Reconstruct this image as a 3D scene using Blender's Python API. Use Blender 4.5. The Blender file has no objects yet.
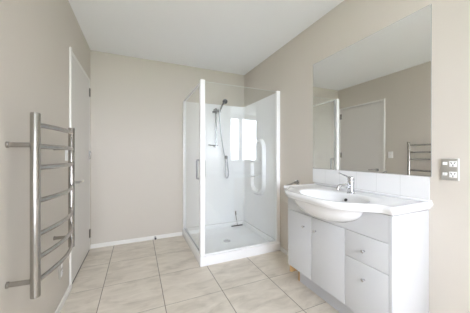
import bpy, bmesh, math
from mathutils import Vector, Matrix
PI = math.pi
sc = bpy.context.scene
C = sc.collection

# ---------------------------------------------------------------- camera
cam_d = bpy.data.cameras.new('camera')
cam = bpy.data.objects.new('camera', cam_d); C.objects.link(cam)
cam.location = (0, 0, 1.126)
cam.rotation_euler = (PI/2, 0, -math.radians(23.9))
cam_d.sensor_width = 36.0
cam_d.lens = 36.0*220.0/470.0
cam_d.shift_y = -1.2/470.0
cam_d.clip_start = 0.02
sc.camera = cam

# ---------------------------------------------------------------- room numbers (metres)
XL, XR = -0.52, 1.551          # left and right wall faces
YB, YR = 3.14, -1.75           # far wall face and the wall behind the camera
H = 2.398

# ---------------------------------------------------------------- world, window light, exposure
w = bpy.data.worlds.new('world'); sc.world = w; w.use_nodes = True
nt = w.node_tree; nt.nodes.clear()
out = nt.nodes.new('ShaderNodeOutputWorld'); bg = nt.nodes.new('ShaderNodeBackground')
bg.inputs['Color'].default_value = (0.93, 0.98, 1.11, 1); bg.inputs['Strength'].default_value = 9.0
nt.links.new(bg.outputs[0], out.inputs[0])

def area(name, loc, rot, sx, sy, power, col, portal=False, spread=PI):
    l = bpy.data.lights.new(name, 'AREA'); l.shape = 'RECTANGLE'; l.size = sx; l.size_y = sy
    l.energy = power; l.color = col; l.spread = spread
    o = bpy.data.objects.new(name, l); C.objects.link(o); o.location = loc; o.rotation_euler = rot
    if portal: l.cycles.is_portal = True
    return o
WX0, WX1, WZ0, WZ1 = -0.47, 0.82, 0.94, 2.29   # window opening in the wall behind the camera
area('window_daylight_portal', ((WX0+WX1)/2, YR-0.12, (WZ0+WZ1)/2), (PI/2, 0, 0), WX1-WX0, WZ1-WZ0, 1, (1, 1, 1), True)
FILL_LAMP_POWER = 1.0
sc.view_settings.view_transform = 'Standard'; sc.view_settings.look = 'None'
sc.view_settings.gamma = 1.0; sc.view_settings.use_curve_mapping = False
sc.view_settings.exposure = 1.68
sc.cycles.max_bounces = 14; sc.cycles.diffuse_bounces = 8; sc.cycles.glossy_bounces = 8
sc.cycles.transparent_max_bounces = 16
sc.cycles.use_denoising = True
sc.cycles.sample_clamp_indirect = 8.0

# ---------------------------------------------------------------- materials
def pbr(name, col, rough=0.5, metal=0.0, coat=0.0, spec=0.5, noise=None, bump=None):
    m = bpy.data.materials.new(name); m.use_nodes = True
    n = m.node_tree; b = n.nodes['Principled BSDF']
    b.inputs['Base Color'].default_value = (*col, 1)
    b.inputs['Roughness'].default_value = rough; b.inputs['Metallic'].default_value = metal
    b.inputs['Coat Weight'].default_value = coat; b.inputs['Specular IOR Level'].default_value = spec
    b.inputs['Coat Roughness'].default_value = 0.03
    tc = n.nodes.new('ShaderNodeTexCoord')
    if noise:
        sca, amt = noise
        t = n.nodes.new('ShaderNodeTexNoise'); t.inputs['Scale'].default_value = sca; t.inputs['Detail'].default_value = 4
        n.links.new(tc.outputs['Object'], t.inputs['Vector'])
        r = n.nodes.new('ShaderNodeMix'); r.data_type = 'RGBA'
        r.inputs['A'].default_value = (*[c*(1-amt) for c in col], 1); r.inputs['B'].default_value = (*[min(1, c*(1+amt)) for c in col], 1)
        n.links.new(t.outputs['Fac'], r.inputs['Factor']); n.links.new(r.outputs['Result'], b.inputs['Base Color'])
    if bump:
        sca, st = bump
        t = n.nodes.new('ShaderNodeTexNoise'); t.inputs['Scale'].default_value = sca; t.inputs['Detail'].default_value = 3
        n.links.new(tc.outputs['Object'], t.inputs['Vector'])
        bp = n.nodes.new('ShaderNodeBump'); bp.inputs['Strength'].default_value = st; bp.inputs['Distance'].default_value = 0.002
        n.links.new(t.outputs['Fac'], bp.inputs['Height']); n.links.new(bp.outputs['Normal'], b.inputs['Normal'])
    return m

M_wall = pbr('beige_wall_paint', (0.610, 0.565, 0.505), 0.6, spec=0.3, noise=(1.5, 0.015), bump=(350, 0.08))
M_ceil = pbr('ceiling_paint', (0.91, 0.92, 0.94), 0.8, spec=0.2, bump=(300, 0.08))
M_trim = pbr('white_trim_paint', (0.80, 0.785, 0.75), 0.35)
M_door = pbr('door_paint', (0.70, 0.675, 0.645), 0.4, noise=(2, 0.01))
M_gloss = pbr('white_gloss_lacquer', (0.61, 0.62, 0.64), 0.18, coat=0.3)
M_kick = pbr('kickboard_white', (0.62, 0.63, 0.66), 0.35)
M_basin = pbr('white_cultured_marble', (0.80, 0.80, 0.81), 0.10, coat=0.3)
M_acr = pbr('white_acrylic', (0.91, 0.91, 0.92), 0.16, coat=0.0, spec=0.4)
M_frame = pbr('white_powder_coat', (0.92, 0.92, 0.92), 0.3)
M_chrome = pbr('chrome', (0.58, 0.58, 0.59), 0.07, metal=1.0)
M_steel = pbr('polished_stainless', (0.42, 0.40, 0.375), 0.24, metal=1.0, noise=(30, 0.05))
M_brush = pbr('brushed_steel_plate', (0.50, 0.48, 0.44), 0.35, metal=0.6)
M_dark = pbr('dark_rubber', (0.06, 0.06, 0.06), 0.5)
M_white = pbr('white_plastic', (0.88, 0.88, 0.88), 0.3)
M_wood = pbr('raw_particle_board', (0.60, 0.37, 0.16), 0.7, noise=(60, 0.2))
M_hose = pbr('shower_hose_metal', (0.36, 0.36, 0.37), 0.3, metal=0.9)
M_schrome = pbr('dark_chrome', (0.36, 0.36, 0.37), 0.12, metal=1.0)
M_grate = pbr('drain_chrome', (0.6, 0.6, 0.6), 0.25, metal=0.8)
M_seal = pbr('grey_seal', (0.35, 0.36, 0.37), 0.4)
M_mirror = pbr('mirror_silver', (0.84, 0.84, 0.815), 0.0, metal=1.0)
M_medge = pbr('mirror_edge', (0.35, 0.37, 0.36), 0.2)
M_pave = pbr('pale_concrete', (0.62, 0.62, 0.62), 0.9, noise=(3, 0.08))
M_lawn = pbr('lawn_green', (0.14, 0.19, 0.09), 0.9, noise=(8, 0.3))

def glass_mat(name, tint, ior=1.5):
    m = bpy.data.materials.new(name); m.use_nodes = True; n = m.node_tree; n.nodes.clear()
    o = n.nodes.new('ShaderNodeOutputMaterial'); mx = n.nodes.new('ShaderNodeMixShader')
    tr = n.nodes.new('ShaderNodeBsdfTransparent'); tr.inputs[0].default_value = (*tint, 1)
    gl = n.nodes.new('ShaderNodeBsdfGlossy'); gl.inputs['Roughness'].default_value = 0.0
    gl.inputs['Color'].default_value = (1, 1, 1, 1)
    fr = n.nodes.new('ShaderNodeFresnel')
    ge = n.nodes.new('ShaderNodeNewGeometry'); mr_ = n.nodes.new('ShaderNodeMapRange')
    mr_.inputs['To Min'].default_value = ior; mr_.inputs['To Max'].default_value = 1/ior     # same reflection on leaving as on entering a thin pane
    n.links.new(ge.outputs['Backfacing'], mr_.inputs['Value']); n.links.new(mr_.outputs[0], fr.inputs[0])
    n.links.new(fr.outputs[0], mx.inputs[0]); n.links.new(tr.outputs[0], mx.inputs[1]); n.links.new(gl.outputs[0], mx.inputs[2])
    n.links.new(mx.outputs[0], o.inputs[0]); return m
M_glass = glass_mat('clear_shower_glass', (0.975, 0.985, 0.982), 1.43)
M_wglass = glass_mat('window_glass', (0.98, 0.99, 0.99), 1.3)
M_gedge = pbr('glass_edge', (0.75, 0.80, 0.78), 0.15)

# floor tiles: procedural grid matched to the joint positions
def floor_mat():
    m = bpy.data.materials.new('beige_floor_tiles'); m.use_nodes = True; n = m.node_tree; b = n.nodes['Principled BSDF']
    b.inputs['Roughness'].default_value = 0.32; b.inputs['Specular IOR Level'].default_value = 0.45
    tc = n.nodes.new('ShaderNodeTexCoord'); sp = n.nodes.new('ShaderNodeSeparateXYZ'); n.links.new(tc.outputs['Object'], sp.inputs[0])
    def mth(op, a, bb=None):
        k = n.nodes.new('ShaderNodeMath'); k.operation = op
        for i, v in enumerate((a, bb)):
            if v is None: continue
            if isinstance(v, (int, float)): k.inputs[i].default_value = v
            else: n.links.new(v, k.inputs[i])
        return k.outputs[0]
    P = 0.457
    def cell(sock, off):
        return mth('DIVIDE', mth('SUBTRACT', sock, off), P)
    cx = cell(sp.outputs[0], -0.268); cy = cell(sp.outputs[1], 1.718)
    def dist(c):
        f = mth('FRACT', c); return mth('MULTIPLY', mth('MINIMUM', f, mth('SUBTRACT', 1.0, f)), P)
    dx, dy = dist(cx), dist(cy)
    gx = mth('LESS_THAN', dx, 0.0028); gy = mth('LESS_THAN', dy, 0.0018)
    g = mth('MAXIMUM', gx, gy)
    # per tile tone
    cmb = n.nodes.new('ShaderNodeCombineXYZ'); n.links.new(mth('FLOOR', cx), cmb.inputs[0]); n.links.new(mth('FLOOR', cy), cmb.inputs[1])
    wn = n.nodes.new('ShaderNodeTexWhiteNoise'); wn.noise_dimensions = '2D'; n.links.new(cmb.outputs[0], wn.inputs['Vector'])
    # stone mottling, stretched along x, shifted per tile
    mp = n.nodes.new('ShaderNodeVectorMath'); mp.operation = 'MULTIPLY'; mp.inputs[1].default_value = (3.0, 7.5, 1)
    n.links.new(tc.outputs['Object'], mp.inputs[0])
    ad = n.nodes.new('ShaderNodeVectorMath'); ad.operation = 'ADD'; n.links.new(mp.outputs[0], ad.inputs[0])
    scl = n.nodes.new('ShaderNodeVectorMath'); scl.operation = 'SCALE'; scl.inputs['Scale'].default_value = 7.0
    n.links.new(wn.outputs['Color'], scl.inputs[0]); n.links.new(scl.outputs[0], ad.inputs[1])
    nz = n.nodes.new('ShaderNodeTexNoise'); nz.inputs['Scale'].default_value = 1.4; nz.inputs['Detail'].default_value = 7; nz.inputs['Roughness'].default_value = 0.62
    nz.inputs['Distortion'].default_value = 0.8
    n.links.new(ad.outputs[0], nz.inputs['Vector'])
    cr = n.nodes.new('ShaderNodeValToRGB'); e = cr.color_ramp.elements
    e[0].position = 0.30; e[0].color = (0.53, 0.475, 0.40, 1)
    e[1].position = 0.72; e[1].color = (0.76, 0.70, 0.615, 1)
    k = cr.color_ramp.elements.new(0.5); k.color = (0.665, 0.605, 0.52, 1)
    n.links.new(nz.outputs['Fac'], cr.inputs[0])
    mx = n.nodes.new('ShaderNodeMix'); mx.data_type = 'RGBA'; n.links.new(g, mx.inputs['Factor'])
    n.links.new(cr.outputs[0], mx.inputs['A']); mx.inputs['B'].default_value = (0.22, 0.19, 0.155, 1)
    n.links.new(mx.outputs['Result'], b.inputs['Base Color'])
    bp = n.nodes.new('ShaderNodeBump'); bp.inputs['Strength'].default_value = 0.3; bp.inputs['Distance'].default_value = 0.002
    n.links.new(mth('SUBTRACT', 1.0, g), bp.inputs['Height']); n.links.new(bp.outputs[0], b.inputs['Normal'])
    rg = mth('ADD', mth('MULTIPLY', g, 0.4), 0.32); n.links.new(rg, b.inputs['Roughness'])
    return m
M_floor = floor_mat()

# wall tiles of the splashback: thin pale joints every 154.5 mm
def splash_mat(y0, pitch):
    m = bpy.data.materials.new('white_wall_tile'); m.use_nodes = True; n = m.node_tree; b = n.nodes['Principled BSDF']
    b.inputs['Roughness'].default_value = 0.1
    tc = n.nodes.new('ShaderNodeTexCoord'); sp = n.nodes.new('ShaderNodeSeparateXYZ'); n.links.new(tc.outputs['Object'], sp.inputs[0])
    def mth(op, a, bb):
        k = n.nodes.new('ShaderNodeMath'); k.operation = op
        for i, v in enumerate((a, bb)):
            if isinstance(v, (int, float)): k.inputs[i].default_value = v
            else: n.links.new(v, k.inputs[i])
        return k.outputs[0]
    f = mth('PINGPONG', mth('SUBTRACT', sp.outputs[1], y0), pitch/2)
    g = mth('LESS_THAN', f, 0.0013)
    mx = n.nodes.new('ShaderNodeMix'); mx.data_type = 'RGBA'; n.links.new(g, mx.inputs['Factor'])
    mx.inputs['A'].default_value = (0.80, 0.80, 0.805, 1); mx.inputs['B'].default_value = (0.66, 0.66, 0.66, 1)
    n.links.new(mx.outputs['Result'], b.inputs['Base Color'])
    bp = n.nodes.new('ShaderNodeBump'); bp.inputs['Strength'].default_value = 0.5; bp.inputs['Distance'].default_value = 0.001; bp.invert = True
    n.links.new(g, bp.inputs['Height']); n.links.new(bp.outputs[0], b.inputs['Normal'])
    return m

# ---------------------------------------------------------------- mesh helpers
def box(bm, x0, x1, y0, y1, z0, z1, bev=0.0, seg=2):
    t = bmesh.new(); bmesh.ops.create_cube(t, size=1)
    for v in t.verts:
        v.co = ((x0+x1)/2 + v.co.x*(x1-x0), (y0+y1)/2 + v.co.y*(y1-y0), (z0+z1)/2 + v.co.z*(z1-z0))
    if bev: bmesh.ops.bevel(t, geom=t.edges[:], offset=bev, segments=seg, profile=0.5, affect='EDGES')
    merge(bm, t); return bm
def merge(bm, t, mat=None):
    if mat is not None: bmesh.ops.transform(t, matrix=mat, verts=t.verts)
    me = bpy.data.meshes.new('tmp'); t.to_mesh(me); t.free(); bm.from_mesh(me); bpy.data.meshes.remove(me)
def rings(bm, rs, cap0=True, cap1=True, closed=True):
    rows = [[bm.verts.new(p) for p in r] for r in rs]
    n = len(rows[0])
    for a, b in zip(rows, rows[1:]):
        for i in range(n if closed else n-1):
            j = (i+1) % n
            try: bm.faces.new((a[i], a[j], b[j], b[i]))
            except ValueError: pass
    if cap0: bm.faces.new(rows[0][::-1])
    if cap1: bm.faces.new(rows[-1])
    return rows
def tube(bm, pts, rad, seg=16, sx=1.0, sy=1.0, up=None):
    pts = [Vector(p) for p in pts]; n = len(pts)
    if isinstance(rad, (int, float)): rad = [rad]*n
    tang = []
    for i in range(n):
        a = pts[max(0, i-1)]; b = pts[min(n-1, i+1)]; tang.append((b-a).normalized())
    u = Vector(up) if up else (Vector((0, 0, 1)) if abs(tang[0].z) < 0.9 else Vector((1, 0, 0)))
    rs = []
    for p, t, r in zip(pts, tang, rad):
        u = (u - t*u.dot(t)).normalized(); v = t.cross(u)
        rs.append([p + v*(math.cos(2*PI*k/seg)*r*sx) + u*(math.sin(2*PI*k/seg)*r*sy) for k in range(seg)])
    rings(bm, rs); return bm
def smooth_path(ctrl, n=8):
    P = [Vector(c) for c in ctrl]; P = [P[0]*2-P[1]] + P + [P[-1]*2-P[-2]]; o = []
    for i in range(1, len(P)-2):
        for k in range(n):
            t = k/n; a, b, c, d = P[i-1:i+3]
            o.append(0.5*((2*b)+(c-a)*t+(2*a-5*b+4*c-d)*t*t+(3*b-a-3*c+d)*t**3))
    o.append(P[-2]); return o
def lathe(bm, prof, axis='z', at=(0, 0, 0), seg=32):      # prof: (radius, height)
    rs = []
    for r, h in prof:
        ring = []
        for k in range(seg):
            a = 2*PI*k/seg; c, s = math.cos(a)*r, math.sin(a)*r
            p = {'z': (c, s, h), 'x': (h, c, s), 'y': (s, h, c)}[axis]
            ring.append(Vector(p)+Vector(at))
        rs.append(ring)
    rings(bm, rs); return bm
def prism(bm, poly, ax, a0, a1):        # poly in the plane perpendicular to ax
    def mk(p, a):
        return {'x': (a, p[0], p[1]), 'y': (p[0], a, p[1]), 'z': (p[0], p[1], a)}[ax]
    rings(bm, [[mk(p, a0) for p in poly], [mk(p, a1) for p in poly]]); return bm
def obj(name, bm, mat, parent=None, smooth=True, angle=35):
    bmesh.ops.recalc_face_normals(bm, faces=bm.faces)
    me = bpy.data.meshes.new(name); bm.to_mesh(me); bm.free(); me.materials.append(mat)
    if smooth:
        for p in me.polygons: p.use_smooth = True
        me.set_sharp_from_angle(angle=math.radians(angle))
    o = bpy.data.objects.new(name, me); C.objects.link(o)
    if parent:
        o.parent = parent
        off = Vector((0, 0, 0)); q = parent
        while q: off += q.location; q = q.parent
        o.location = -off        # meshes are drawn in world coordinates
    return o
def thing(name, label, cat, loc, group=None):
    o = bpy.data.objects.new(name, None); C.objects.link(o); o.location = loc; o.empty_display_size = 0.1
    o['label'] = label; o['category'] = cat
    if group: o['group'] = group
    return o
def struct(name, bm, mat, label=None):
    o = obj(name, bm, mat, smooth=False); o['kind'] = 'structure'
    if label: o['label'] = label
    return o
N = bmesh.new
T = 0.10

# ---------------------------------------------------------------- the room
struct('floor', box(N(), XL-T, XR+T, YR-T, YB+T, -0.08, 0.0), M_floor, 'beige stone-look square floor tiles with dark joints')
struct('ceiling', box(N(), XL-T, XR+T, YR-T, YB+T, H, H+0.08), M_ceil, 'plain white painted ceiling')
struct('wall_back', box(N(), XL-T, XR+T, YB, YB+T, 0, H), M_wall, 'beige wall behind the shower')
struct('wall_right', box(N(), XR, XR+T, YR-T, YB, 0, H), M_wall, 'beige wall behind mirror and vanity')
DY0, DY1, DZ = 2.24, 3.118, 2.035       # door opening in the left wall
b = N(); box(b, XL-T, XL, YR-T, DY0, 0, H); box(b, XL-T, XL, DY0, DY1, DZ, H); box(b, XL-T, XL, DY1, YB, 0, H)
struct('wall_left', b, M_wall, 'beige wall with the towel rail and door')
b = N(); box(b, XL, WX0, YR-T, YR, 0, H); box(b, WX1, XR, YR-T, YR, 0, H); box(b, WX0, WX1, YR-T, YR, 0, WZ0); box(b, WX0, WX1, YR-T, YR, WZ1, H)
struct('wall_rear', b, M_wall, 'beige wall with the window behind the camera')
# baseboards
BH = 0.048
struct('baseboard_back', box(N(), XL+0.001, 0.577, YB-0.012, YB-0.0002, 0.0002, BH, 0.002), M_trim, 'low white skirting along the back wall')
struct('baseboard_left', box(N(), XL+0.0002, XL+0.012, YR+0.001, DY0-0.001, 0.0002, BH, 0.002), M_trim, 'low white skirting below the towel rail')
struct('baseboard_right', box(N(), XR-0.012, XR-0.0002, 1.60, 2.16, 0.0002, BH, 0.002), M_trim, 'short skirting between vanity and shower')
struct('door_light_block', box(N(), XL-T-0.06, XL-T-0.001, DY0-0.1, YB+T, -0.08, H), M_wall, 'added unseen panel blocking outside light behind the door')  # added slab, keeps world light from leaking in round the door
# window behind the camera
wf = N()
fy0, fy1 = YR-0.07, YR-0.02
for a in ((WX0+.001, WX0+0.045, WZ0+.001, WZ1-.001), (WX1-0.045, WX1-.001, WZ0+.001, WZ1-.001)): box(wf, a[0], a[1], fy0, fy1, a[2], a[3], 0.003)
box(wf, WX0+0.045, WX1-0.045, fy0, fy1, WZ0+.001, WZ0+0.045, 0.003); box(wf, WX0+0.045, WX1-0.045, fy0, fy1, WZ1-0.045, WZ1-.001, 0.003)
box(wf, 0.107, 0.233, fy0, fy1, WZ0+0.045, WZ1-0.045, 0.003)
win = struct('window_1', wf, M_frame, 'white window frame with a centre mullion')
for x0, x1 in ((WX0+0.045, 0.107), (0.233, WX1-0.045)):
    obj('window_pane', box(N(), x0, x1, YR-0.049, YR-0.045, WZ0+0.045, WZ1-0.045), M_wglass, win)
struct('ground_paving', box(N(), -12, 14, -5.0, YR-0.15, -0.35, -0.3), M_pave, 'pale concrete paving outside the window')
struct('ground_lawn', box(N(), -12, 14, -30, -5.001, -0.35, -0.3), M_lawn, 'green lawn beyond the paving')

# door in the left wall: frame, leaf, handle, hinges
b = N()
JP = 0.012
box(b, XL-0.09, XL+JP, DY0+.0005, DY0+0.032, 0.0005, DZ-.0005, 0.002); box(b, XL-0.09, XL+0.0005, DY1-0.030, DY1-.0005, 0.0005, DZ-.0005, 0.002)
box(b, XL-0.09, XL+0.0005, DY0+0.032, DY1-0.030, DZ-0.030, DZ-.0005, 0.002)
struct('trim_1', b, M_trim, 'slim pale door frame')
leaf = struct('door_1', box(N(), XL-0.036, XL-0.001, DY0+0.036, DY1-0.034, 0.013, DZ-0.034, 0.0015), M_door, 'plain flush interior door')
obj('bottom_gap_shade', box(N(), XL-0.030, XL-0.0005, DY0+0.036, DY1-0.034, 0.001, 0.0125), M_dark, leaf)  # dark strip painting in the shade of the gap under the leaf
def child_at(name, bm, mat, parent): return obj(name, bm, mat, parent)
hy, hz = 2.365, 0.885
b = N(); lathe(b, [(0.026, 0), (0.026, 0.006), (0.023, 0.009), (0.011, 0.010), (0.010, 0.045), (0.010, 0.05)], 'x', (XL-0.001, hy, hz))
tube(b, smooth_path([(XL+0.045, hy, hz), (XL+0.052, hy+0.015, hz), (XL+0.053, hy+0.06, hz), (XL+0.048, hy+0.118, hz-0.004)], 6), 0.0085, 12)
child_at('door_handle', b, M_chrome, leaf)
for z in (0.20, 1.13, 1.87):
    b = N(); tube(b, [(XL+0.006, DY1-0.033, z-0.05), (XL+0.006, DY1-0.033, z+0.05)], 0.0075, 12)
    box(b, XL-0.001, XL+0.0015, DY1-0.06, DY1-0.033, z-0.05, z+0.05)
    child_at('hinge', b, M_steel, leaf)

# ---------------------------------------------------------------- shower cubicle
SX, SY = 0.577, 2.163        # outer corner of the tray
sh = thing('shower_cubicle', 'white corner shower cubicle with clear glass sides and a low tray', 'shower', (SX+0.45, SY+0.45, 0))
X1, Y1 = XR-0.001, YB-0.001
TZ, TF = 0.098, 0.036
# tray: outer block, rim, and sunk floor in one skin
def rr(x0, x1, y0, y1, r, z, n=6):
    o = []
    for cx, cy, a0 in ((x1-r, y1-r, 0), (x0+r, y1-r, PI/2), (x0+r, y0+r, PI), (x1-r, y0+r, 3*PI/2)):
        for k in range(n+1):
            a = a0 + k*PI/2/n; o.append((cx+r*math.cos(a), cy+r*math.sin(a), z))
    return o
b = N()
rings(b, [rr(SX+0.002, X1, SY+0.002, Y1, 0.004, 0.0005), rr(SX, X1, SY, Y1, 0.006, 0.01), rr(SX, X1, SY, Y1, 0.006, TZ-0.008), rr(SX+0.002, X1-0.002, SY+0.002, Y1-0.002, 0.008, TZ-0.002), rr(SX+0.008, X1-0.008, SY+0.008, Y1-0.008, 0.01, TZ),
          rr(SX+0.055, X1-0.03, SY+0.055, Y1-0.03, 0.02, TZ), rr(SX+0.062, X1-0.036, SY+0.062, Y1-0.036, 0.025, TZ-0.006), rr(SX+0.070, X1-0.045, SY+0.070, Y1-0.045, 0.03, TF+0.012), rr(SX+0.085, X1-0.06, SY+0.085, Y1-0.06, 0.04, TF+0.002), rr(SX+0.3, X1-0.3, SY+0.3, Y1-0.3, 0.05, TF)])
tray = obj('shower_tray', b, M_acr, sh)
b = N(); lathe(b, [(0.045, TF+0.0005), (0.045, TF+0.004), (0.038, TF+0.007), (0.02, TF+0.0075), (0.016, TF+0.004), (0.004, TF+0.004)], 'z', (1.04, 2.60, 0))
obj('drain_cover', b, M_grate, tray)
# acrylic wall liner with a coved corner, both walls in one moulded sheet
LZ = 1.888
def liner_poly():
    r, t = 0.045, 0.006
    inn = [(SX+0.02, Y1-t)]
    for k in range(9):
        a = PI/2 - k*PI/2/8; inn.append((X1-t-r+r*math.cos(a), Y1-t-r+r*math.sin(a)))
    inn.append((X1-t, SY+0.02))
    return inn + [(X1, SY+0.02), (X1, Y1), (SX+0.02, Y1)]
lin = obj('wall_liner', prism(N(), liner_poly(), 'z', TZ+0.0005, LZ), M_acr, sh, angle=30)
# moulded soap shelves on the right-hand liner: U-shaped frame with two ledges
LX = X1-0.0065
def soap():
    b = N(); y0, y1, z0, z1 = 2.48, 2.86, 0.58, 1.36
    def outline(ins, x):
        r = 0.15-ins*0.8; o = []
        yy0, yy1, zz0, zz1 = y0+ins, y1-ins, z0+ins, z1-ins
        for cy, cz, a0 in ((yy1-r, zz1-r, 0), (yy0+r, zz1-r, PI/2), (yy0+r, zz0+r, PI), (yy1-r, zz0+r, 3*PI/2)):
            for k in range(9):
                a = a0+k*PI/2/8; o.append((x, cy+r*math.cos(a), cz+r*math.sin(a)))
        return o
    rings(b, [outline(0, LX), outline(0.004, LX-0.035), outline(0.015, LX-0.05), outline(0.045, LX-0.05), outline(0.058, LX-0.035), outline(0.066, LX-0.004)], cap0=True, cap1=True)
    return b
fr = obj('soap_shelf_frame', soap(), M_acr, sh)
for z in (1.045, 0.845):
    b = N(); pts = [(LX-0.003, 2.53), (LX-0.045, 2.54), (LX-0.075, 2.58), (LX-0.082, 2.67), (LX-0.075, 2.76), (LX-0.045, 2.80), (LX-0.003, 2.81)]
    prism(b, pts, 'z', z-0.016, z); obj('soap_shelf', b, M_acr, sh)
# posts and channels
PZ = 1.890
GX, GY = SX+0.028, SY+0.028           # glass planes
obj('corner_post', box(N(), SX+0.002, SX+0.052, SY+0.002, SY+0.052, TZ+0.0003, PZ+0.006, 0.006, 3), M_frame, sh)
obj('wall_channel', box(N(), XR-0.045, X1-0.0002, SY+0.008, SY+0.044, TZ+0.0003, PZ, 0.003), M_frame, sh)
obj('wall_channel', box(N(), SX+0.008, SX+0.044, Y1-0.04, Y1-0.0002, TZ+0.0003, PZ, 0.003), M_frame, sh)
# fixed front pane
gp = obj('glass_panel', box(N(), SX+0.050, XR-0.044, GY-0.003, GY+0.003, TZ+0.012, PZ-0.008), M_glass, sh, smooth=False)
obj('glass_edge', box(N(), SX+0.052, XR-0.044, GY-0.003, GY+0.003, PZ-0.0078, PZ-0.0058), M_gedge, gp, smooth=False)
obj('bottom_rail', box(N(), SX+0.052, XR-0.045, GY-0.009, GY+0.009, TZ+0.0003, TZ+0.013, 0.002), M_frame, sh)
# hinged glass door on the left side
dr = obj('glass_door', box(N(), GX-0.003, GX+0.003, SY+0.054, Y1-0.041, TZ+0.016, PZ-0.010), M_glass, sh, smooth=False)
obj('top_rail', box(N(), GX-0.010, GX+0.010, SY+0.053, Y1-0.04, PZ-0.0098, PZ+0.005, 0.0015), M_frame, dr)
obj('door_seal', box(N(), GX-0.005, GX+0.005, SY+0.053, Y1-0.04, TZ+0.003, TZ+0.0158, 0.0015), M_seal, dr)
b = N()
for s in (-1, 1):
    xa, xb = GX+s*0.0035, GX+s*0.042
    ya = SY+0.085
    tube(b, smooth_path([(xa, ya, 1.075), (xb-s*0.008, ya, 1.075), (xb, ya, 1.067), (xb, ya, 1.05), (xb, ya, 0.91), (xb, ya, 0.893), (xb-s*0.008, ya, 0.885), (xa, ya, 0.885)], 5), 0.0095, 12)
obj('door_handle', b, M_hose, dr)

# ---------------------------------------------------------------- slide shower set
RX, RY = 1.055, 3.075
ss = thing('shower_rail_set', 'chrome slide rail shower with hand piece and looped hose inside the cubicle', 'shower fitting', (RX, 3.13, 1.27))
LYf = Y1-0.0065
b = N(); tube(b, [(RX, RY, 1.235), (RX, RY, 1.82)], 0.010, 14); obj('rail', b, M_schrome, ss)
for z in (1.265, 1.80):
    b = N(); tube(b, [(RX, LYf, z), (RX, RY-0.012, z)], 0.012, 14); lathe(b, [(0.02, 0), (0.02, -0.008)], 'y', (RX, LYf, z)); obj('rail_bracket', b, M_schrome, ss)
b = N(); tube(b, [(RX-0.125, RY-0.03, 1.276), (RX-0.02, RY-0.03, 1.268), (RX+0.005, RY-0.03, 1.266)], [0.007, 0.009, 0.012], 12)
lathe(b, [(0.022, 0.0), (0.024, -0.03), (0.018, -0.045)], 'y', (RX, RY+0.01, 1.262)); obj('control_lever', b, M_schrome, ss)
b = N(); tube(b, [(RX-0.035, RY-0.01, 1.765), (RX+0.04, RY-0.02, 1.785)], [0.017, 0.019], 14)
tube(b, [(RX, RY, 1.745), (RX, RY, 1.80)], 0.018, 14); tube(b, [(RX-0.055, RY-0.01, 1.755), (RX-0.03, RY-0.01, 1.765)], [0.015, 0.013], 12)
obj('slider_holder', b, M_schrome, ss)
b = N(); tube(b, smooth_path([(RX+0.045, RY-0.02, 1.745), (RX+0.060, RY-0.03, 1.80), (RX+0.085, RY-0.05, 1.865), (RX+0.105, RY-0.065, 1.90)], 6), [0.011]*7+[0.012]*6+[0.014]*6, 14)
hd = obj('hand_shower', b, M_schrome, ss)
b = N(); t = N(); lathe(t, [(0.012, 0.028), (0.030, 0.016), (0.037, 0.004), (0.037, -0.004), (0.034, -0.006)], 'z')
q = Vector((-0.42, -1.0, -0.28)).to_track_quat('-Z', 'Y').to_matrix().to_4x4(); q.translation = (RX+0.115, RY-0.075, 1.912)
merge(b, t, q); obj('spray_head', b, M_schrome, hd)
b = N(); t = N(); lathe(t, [(0.031, -0.0062), (0.031, -0.0085), (0.01, -0.009)], 'z'); merge(b, t, q); obj('spray_face', b, M_dark, hd)
ox, oz = 1.235, 1.095
b = N(); tube(b, smooth_path([(RX+0.045, RY-0.02, 1.742), (RX+0.052, RY-0.02, 1.66), (RX+0.075, RY-0.01, 1.45), (RX+0.115, RY, 1.22), (RX+0.150, RY, 1.04), (RX+0.152, RY, 0.90), (RX+0.152, RY, 0.82),
      (RX+0.168, RY, 0.785), (RX+0.190, RY, 0.80), (RX+0.200, RY, 0.86), (RX+0.187, RY, 0.97), (RX+0.180, RY, 1.07)], 8), 0.0075, 10)
obj('hose', b, M_hose, ss)
b = N(); lathe(b, [(0.028, 0), (0.028, -0.008), (0.015, -0.012), (0.014, -0.06), (0.010, -0.064)], 'y', (ox, LYf, oz)); tube(b, [(ox, RY, oz), (ox, RY, oz-0.03)], 0.010, 12)
obj('hose_outlet', b, M_schrome, ss)

# squeegee leaning in the corner of the tray
sq = thing('squeegee', 'small squeegee with grey blade leaning inside the shower', 'squeegee', (1.42, 3.05, 0.04))
t = N(); BZ = TF+0.0165
box(t, 1.29, 1.475, 3.035, 3.050, BZ, BZ+0.014, 0.003); obj('blade', t, M_dark, sq)
b = N(); tube(b, smooth_path([(1.392, 3.045, BZ+0.014), (1.392, 3.075, 0.12), (1.392, 3.108, 0.20), (1.392, 3.116, 0.26)], 6), [0.003]*7+[0.006]*6+[0.011]*6, 12); obj('handle', b, M_steel, sq)

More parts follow.
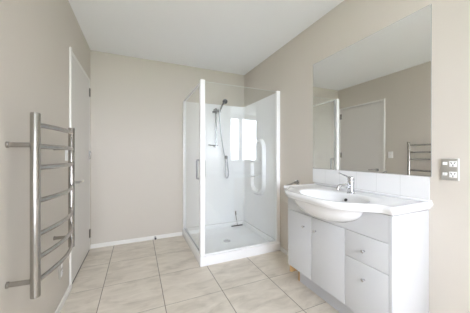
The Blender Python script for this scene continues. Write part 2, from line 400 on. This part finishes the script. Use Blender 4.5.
# ---------------------------------------------------------------- vanity cabinet
VY0, VY1, VXF, VT, VG, VB = 0.712, 1.580, 1.209, 0.808, 0.658, 0.172
van = thing('vanity_cabinet', 'white gloss wall vanity cabinet with two doors and two drawers', 'vanity', (1.38, 1.146, 0))
FT = 0.018
BACK = XR-0.001
b = N(); box(b, VXF, BACK, VY0, VY0+0.018, VB-0.002, VT, 0.0012); box(b, VXF+0.115, BACK, VY0, VY0+0.018, 0.0005, VB-0.002)
obj('side_panel', b, M_gloss, van)
b = N(); box(b, VXF+0.020, BACK, VY1-0.018, VY1, 0.105, VT); box(b, VXF+0.115, BACK, VY1-0.018, VY1, 0.0005, 0.105)
o = obj('side_panel', b, M_wood, van); o['label'] = 'unpainted tan board side'
obj('cabinet_floor', box(N(), VXF+0.021, BACK, VY0+0.019, VY1-0.019, VB, VB+0.016), M_gloss, van)
obj('kickboard', box(N(), VXF+0.116, VXF+0.132, VY0+0.019, VY1-0.019, 0.0005, VB-0.001), M_kick, van)
obj('back_rail', box(N(), BACK-0.016, BACK, VY0+0.019, VY1-0.019, VB+0.017, 0.55), M_gloss, van)
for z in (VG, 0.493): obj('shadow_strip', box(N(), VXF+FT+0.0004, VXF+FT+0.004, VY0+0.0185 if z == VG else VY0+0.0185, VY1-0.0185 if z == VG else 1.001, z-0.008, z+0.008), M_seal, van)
# top band of the front, cut out around the bowl
BYC, BZC = 1.175, 0.812
poly = [(VY0+0.0185, VG+0.0022), (VY1-0.0015, VG+0.0022), (VY1-0.0015, VT)]
RYB, RZB = 0.303, 0.1360
for k in range(25):
    a = PI*k/24; y = BYC+RYB*math.cos(a); z = VT-RZB*math.sin(a)
    poly.append((y, max(z, VG+0.006)))
poly.append((VY0+0.0185, VT))
obj('top_band', prism(N(), poly, 'x', VXF, VXF+FT), M_gloss, van, smooth=False)
def knob(y, z, parent):
    b = N(); lathe(b, [(0.006, 0.0), (0.005, -0.010), (0.007, -0.013), (0.0095, -0.016), (0.0095, -0.019), (0.007, -0.022)], 'x', (VXF-0.0002, y, z), 20)
    obj('knob', b, M_chrome, parent)
def front(name, y0, y1, z0, z1, ky, kz):
    o = obj(name, box(N(), VXF, VXF+FT, y0+0.0015, y1-0.0015, z0+0.0015, z1-0.0015, 0.0022, 3), M_gloss, van); knob(ky, kz, o)
front('door', 1.298, VY1, VB, VG, 1.374, 0.561)
front('door', 1.001, 1.298, VB, VG, 1.250, 0.563)
front('drawer', VY0+0.018, 1.001, 0.493, VG, 0.868, 0.567)
front('drawer', VY0+0.018, 1.001, VB, 0.493, 0.868, 0.400)

# ---------------------------------------------------------------- moulded basin top
bt = thing('washbasin_top', 'glossy white moulded basin top with a bowed front on the vanity', 'washbasin', (1.38, 1.15, 0.81))
TY0, TY1, TX = 0.693, 1.614, 1.190
def front_x(y):
    t = min(1.0, abs((y-1.15)/0.405)); return TX-0.185*(1+math.cos(PI*t**2.5))/2
ol = []
ny = 8
for k in range(ny): ol.append((BACK-(BACK-TX-0.02)*k/ny, TY0))
for k in range(7):
    a = k*PI/2/6; ol.append((TX+0.02-0.02*math.sin(a), TY0+0.02-0.02*math.cos(a)))
nf = 90
for k in range(1, nf): y = TY0+0.02+(TY1-TY0-0.04)*k/nf; ol.append((front_x(y), y))
for k in range(7):
    a = k*PI/2/6; ol.append((TX+0.008-0.02*math.cos(a), TY1-0.02+0.02*math.sin(a)))
for k in range(1, ny+1): ol.append((TX+0.02+(BACK-TX-0.02)*k/ny, TY1))
nfront = len(ol)
for k in range(1, 40): ol.append((BACK, TY1-(TY1-TY0)*k/40))
def nrm(i):
    if i >= nfront: return (0, 0)
    a = ol[max(0, i-1)]; c = ol[min(nfront-1, i+1)]; dx, dy = c[0]-a[0], c[1]-a[1]; l = math.hypot(dx, dy)
    return (-dy/l, dx/l)      # outward
nr = [nrm(i) for i in range(len(ol))]
def off(d, z):
    o = []
    for (x, y), (nx, nyy) in zip(ol, nr): o.append((min(BACK, x+nx*d), y+nyy*d, z))
    return o
EX, EY, ERX, ERY = 1.214, 1.118, 0.158, 0.254
ZT = 0.852
def ell(s, z):
    o = []
    for (x, y) in ol:
        a = math.atan2((y-EY)/ERY, (x-EX)/ERX); o.append((EX+ERX*s*math.cos(a), EY+ERY*s*math.sin(a), z))
    return o
def lerp(A, B, t, z): return [(a[0]+(c[0]-a[0])*t, a[1]+(c[1]-a[1])*t, z) for a, c in zip(A, B)]
inner = off(-0.045, ZT)
rs = [ell(0.10, 0.742), ell(0.35, 0.744), ell(0.58, 0.752), ell(0.76, 0.768), ell(0.88, 0.792), ell(0.95, 0.820), ell(0.985, 0.840), ell(1.01, 0.849), ell(1.04, ZT)]
rim = ell(1.04, ZT)
rs += [lerp(rim, inner, t, ZT-0.001) for t in (0.33, 0.66)] + [inner, off(-0.032, ZT+0.002), off(-0.020, ZT+0.007), off(-0.010, ZT+0.006), off(-0.002, ZT), off(0.001, ZT-0.010), off(-0.003, ZT-0.020), off(-0.010, ZT-0.028), off(-0.012, ZT-0.036), off(-0.018, ZT-0.0405), off(-0.06, ZT-0.0405)]
b = N(); rings(b, rs, cap0=True, cap1=False); obj('counter', b, M_basin, bt, angle=70)
# outer shell of the bowl
b = N(); rs = []
for i in range(15):
    ph = PI/2*i/14*0.985; rs.append([(1.222+0.150*math.cos(ph)*math.cos(2*PI*k/64), BYC+0.302*math.cos(ph)*math.sin(2*PI*k/64), BZC-0.003-0.136*math.sin(ph)) for k in range(64)])
rings(b, rs, cap0=False); obj('bowl', b, M_basin, bt, angle=70)
obj('upstand', box(N(), BACK-0.014, BACK-0.0005, TY0+0.003, TY1-0.003, ZT+0.0005, ZT+0.016, 0.004, 3), M_basin, bt)
b = N(); t = N(); lathe(t, [(0.011, 0.0), (0.011, 0.004), (0.009, 0.005)], 'z'); q = Vector((-0.8, 0, 0.5)).to_track_quat('Z', 'Y').to_matrix().to_4x4(); q.translation = (1.354, 1.110, 0.808)
merge(b, t, q); o = obj('overflow_hole', b, M_dark, bt)
b = N(); lathe(b, [(0.024, 0.7425), (0.024, 0.746), (0.016, 0.748), (0.003, 0.748)], 'z', (EX, EY, 0)); obj('plug_waste', b, M_chrome, bt)

# mixer tap
tp = thing('mixer_tap', 'chrome single-lever mixer tap standing on the basin', 'tap', (1.405, 1.11, ZT))
fx, fy = 1.405, 1.110
b = N(); lathe(b, [(0.027, ZT+0.0005), (0.027, ZT+0.006), (0.022, ZT+0.012), (0.021, ZT+0.05), (0.022, ZT+0.075), (0.023, ZT+0.085), (0.021, ZT+0.092)], 'z', (fx, fy, 0)); obj('body', b, M_chrome, tp)
b = N(); tube(b, smooth_path([(fx-0.01, fy, ZT+0.045), (fx-0.05, fy, ZT+0.058), (fx-0.10, fy, ZT+0.062), (fx-0.125, fy, ZT+0.052), (fx-0.130, fy, ZT+0.034)], 6), [0.015]*8+[0.012]*9+[0.011]*8, 14); obj('spout', b, M_chrome, tp)
b = N(); lathe(b, [(0.022, ZT+0.093), (0.023, ZT+0.10), (0.021, ZT+0.115), (0.012, ZT+0.123)], 'z', (fx, fy, 0))
tube(b, smooth_path([(fx+0.01, fy, ZT+0.108), (fx-0.03, fy, ZT+0.118), (fx-0.07, fy, ZT+0.134), (fx-0.118, fy, ZT+0.150)], 6), [0.011]*7+[0.009]*6+[0.006]*6, 14, sx=1.3, sy=0.55); obj('lever', b, M_chrome, tp)

# tile splashback and mirror
MY0, MY1 = 0.700, 1.635
o = obj('tile_splashback', box(N(), XR-0.008, XR-0.0003, 0.708, MY1, ZT+0.0175, 1.000, 0.0015), splash_mat(0.708, 0.1545), smooth=False)
o['label'] = 'row of white wall tiles between basin top and mirror'; o['category'] = 'tiles'
mr = thing('wall_mirror', 'large frameless mirror on the wall above the white tiles', 'mirror', (XR, (MY0+MY1)/2, 1.5))
obj('mirror_backing', box(N(), XR-0.0022, XR-0.0003, MY0, MY1, 1.002, 2.000), M_medge, mr, smooth=False)
obj('mirror_glass', box(N(), XR-0.0030, XR-0.0023, MY0+0.002, MY1-0.002, 1.004, 1.998), M_mirror, mr, smooth=False)

# ---------------------------------------------------------------- heated towel rail
tr = thing('heated_towel_rail', 'tall polished steel ladder towel rail with bowed bars on the left wall', 'towel rail', (XL, 1.557, 0.49))
PX, PY0, PY1, PR = -0.418, 1.262, 1.853, 0.0185
for y in (PY0, PY1):
    b = N(); lathe(b, [(PR-0.002, 0.492), (PR, 0.494), (PR, 1.312), (PR-0.002, 1.316)], 'z', (PX, y, 0), 28); obj('post', b, M_steel, tr)
for z in (1.265, 1.167, 1.070, 0.918, 0.765, 0.658, 0.555):
    pts = [(PX-0.002+0.050*math.sin(PI*k/20), PY0+(PY1-PY0)*k/20, z) for k in range(21)]
    b = N(); tube(b, pts, 0.0115, 14, sx=0.75, sy=1.0); obj('bar', b, M_steel, tr)
for y in (PY0, PY1):
    for z in (1.172, 0.562):
        b = N(); tube(b, [(XL+0.001, y+0.012, z), (PX-0.01, y+0.004, z)], 0.011, 14); k = obj('bracket', b, M_steel, tr)
        b = N(); lathe(b, [(0.014, 0), (0.014, 0.006), (0.012, 0.008)], 'x', (XL+0.0005, y+0.012, z), 24); obj('wall_flange', b, M_steel, k)

# ---------------------------------------------------------------- power points, switch, holder, door stop
def slots(bm, x, y, z, s, d):      # a three-pin socket face in slots
    for (dy, dz, ang) in ((-0.0062, 0.005, 0.5), (0.0062, 0.005, -0.5), (0, -0.007, 0)):
        t = N(); box(t, -0.0006, 0.0006, -0.0012, 0.0012, -0.0042, 0.0042)
        merge(bm, t, Matrix.Translation((x, y+dy*s, z+dz*s)) @ Matrix.Rotation(ang*d, 4, 'X') @ Matrix.Diagonal((1, s, s, 1)))
pp = thing('double_power_point', 'steel plate with two white sockets and switches beside the mirror', 'power point', (XR, 0.626, 1.048))
y0, y1, z0, z1 = 0.583, 0.653, 0.992, 1.108
obj('rim', box(N(), XR-0.0045, XR-0.0003, y0-0.003, y1+0.001, z0-0.001, z1+0.001, 0.0015), M_white, pp)
obj('cover_plate', box(N(), XR-0.0105, XR-0.0046, y0, y1, z0, z1, 0.0015), M_brush, pp)
for zc in (1.079, 1.022):
    k = obj('socket_insert', box(N(), XR-0.0125, XR-0.0106, 0.586, 0.618, zc-0.015, zc+0.016, 0.0008), M_white, pp)
    b = N(); slots(b, XR-0.0128, 0.602, zc, 1.15, 1); obj('pin_slots', b, M_dark, k)
    b = N(); box(b, XR-0.0135, XR-0.0106, 0.626, 0.635, zc-0.006, zc+0.010, 0.001); box(b, XR-0.0135, XR-0.0106, 0.637, 0.646, zc-0.006, zc+0.010, 0.001)
    obj('rocker_switch', b, M_white, pp)
lo = thing('power_point', 'pale power point low on the left wall under the towel rail', 'power point', (XL, 1.995, 0.285))
obj('cover_plate', box(N(), XL+0.0003, XL+0.010, 1.958, 2.032, 0.228, 0.344, 0.002), M_brush, lo)
k = obj('socket_insert', box(N(), XL+0.0102, XL+0.0125, 1.975, 2.015, 0.240, 0.280, 0.001), M_white, lo)
b = N(); slots(b, XL+0.0128, 1.995, 0.26, 1.3, -1); obj('pin_slots', b, M_dark, k)
obj('rocker_switch', box(N(), XL+0.0102, XL+0.013, 1.985, 2.005, 0.302, 0.328, 0.001), M_white, lo)
sw = thing('light_switch', 'white light switch on the left wall between towel rail and door', 'switch', (XL, 2.155, 1.133))
obj('cover_plate', box(N(), XL+0.0003, XL+0.009, 2.120, 2.190, 1.083, 1.185, 0.002), M_white, sw)
obj('rocker_switch', box(N(), XL+0.0092, XL+0.013, 2.147, 2.163, 1.122, 1.148, 0.001), M_trim, sw)

hl = thing('wall_holder', 'chrome wall-mounted roll holder between vanity and shower', 'holder', (XR, 1.86, 0.835))
b = N(); lathe(b, [(0.026, 0), (0.026, -0.008), (0.014, -0.012), (0.012, -0.040)], 'x', (XR-0.0005, 1.86, 0.838), 24); obj('mount', b, M_chrome, hl)
b = N(); tube(b, smooth_path([(XR-0.036, 1.86, 0.838), (XR-0.055, 1.86, 0.836), (XR-0.10, 1.86, 0.822), (XR-0.175, 1.86, 0.806)], 6), 0.0085, 12); obj('arm', b, M_chrome, hl)

ds = thing('door_stop', 'small dark-tipped door stop fixed low on the back skirting', 'door stop', (0.217, YB-0.02, 0.03))
b = N(); lathe(b, [(0.014, 0), (0.012, -0.006), (0.007, -0.012), (0.007, -0.045)], 'y', (0.217, YB-0.0125, 0.028), 20); obj('stem', b, M_chrome, ds)
b = N(); lathe(b, [(0.011, -0.045), (0.013, -0.05), (0.013, -0.06), (0.010, -0.064)], 'y', (0.217, YB-0.0125, 0.028), 20); obj('tip', b, M_dark, ds)

# added fill lamp on the ceiling, out of view above the frame, kept weak
cl = thing('added_fill_lamp', 'added round opal fill lamp in the middle of the white ceiling', 'added fill lamp', (0.40, 0.90, H))
b = N(); lathe(b, [(0.17, H-0.0003), (0.17, H-0.03), (0.165, H-0.035)], 'z', (0.40, 0.90, 0), 40); obj('base', b, M_white, cl)
m = bpy.data.materials.new('fill_lamp_glow'); m.use_nodes = True; bs = m.node_tree.nodes['Principled BSDF']
bs.inputs['Base Color'].default_value = (0.9, 0.9, 0.88, 1); bs.inputs['Emission Color'].default_value = (1.0, 0.97, 0.94, 1); bs.inputs['Emission Strength'].default_value = FILL_LAMP_POWER
b = N(); lathe(b, [(0.155, H-0.0352), (0.15, H-0.055), (0.12, H-0.078), (0.06, H-0.09), (0.005, H-0.092)], 'z', (0.40, 0.90, 0), 40); obj('diffuser', b, m, cl)
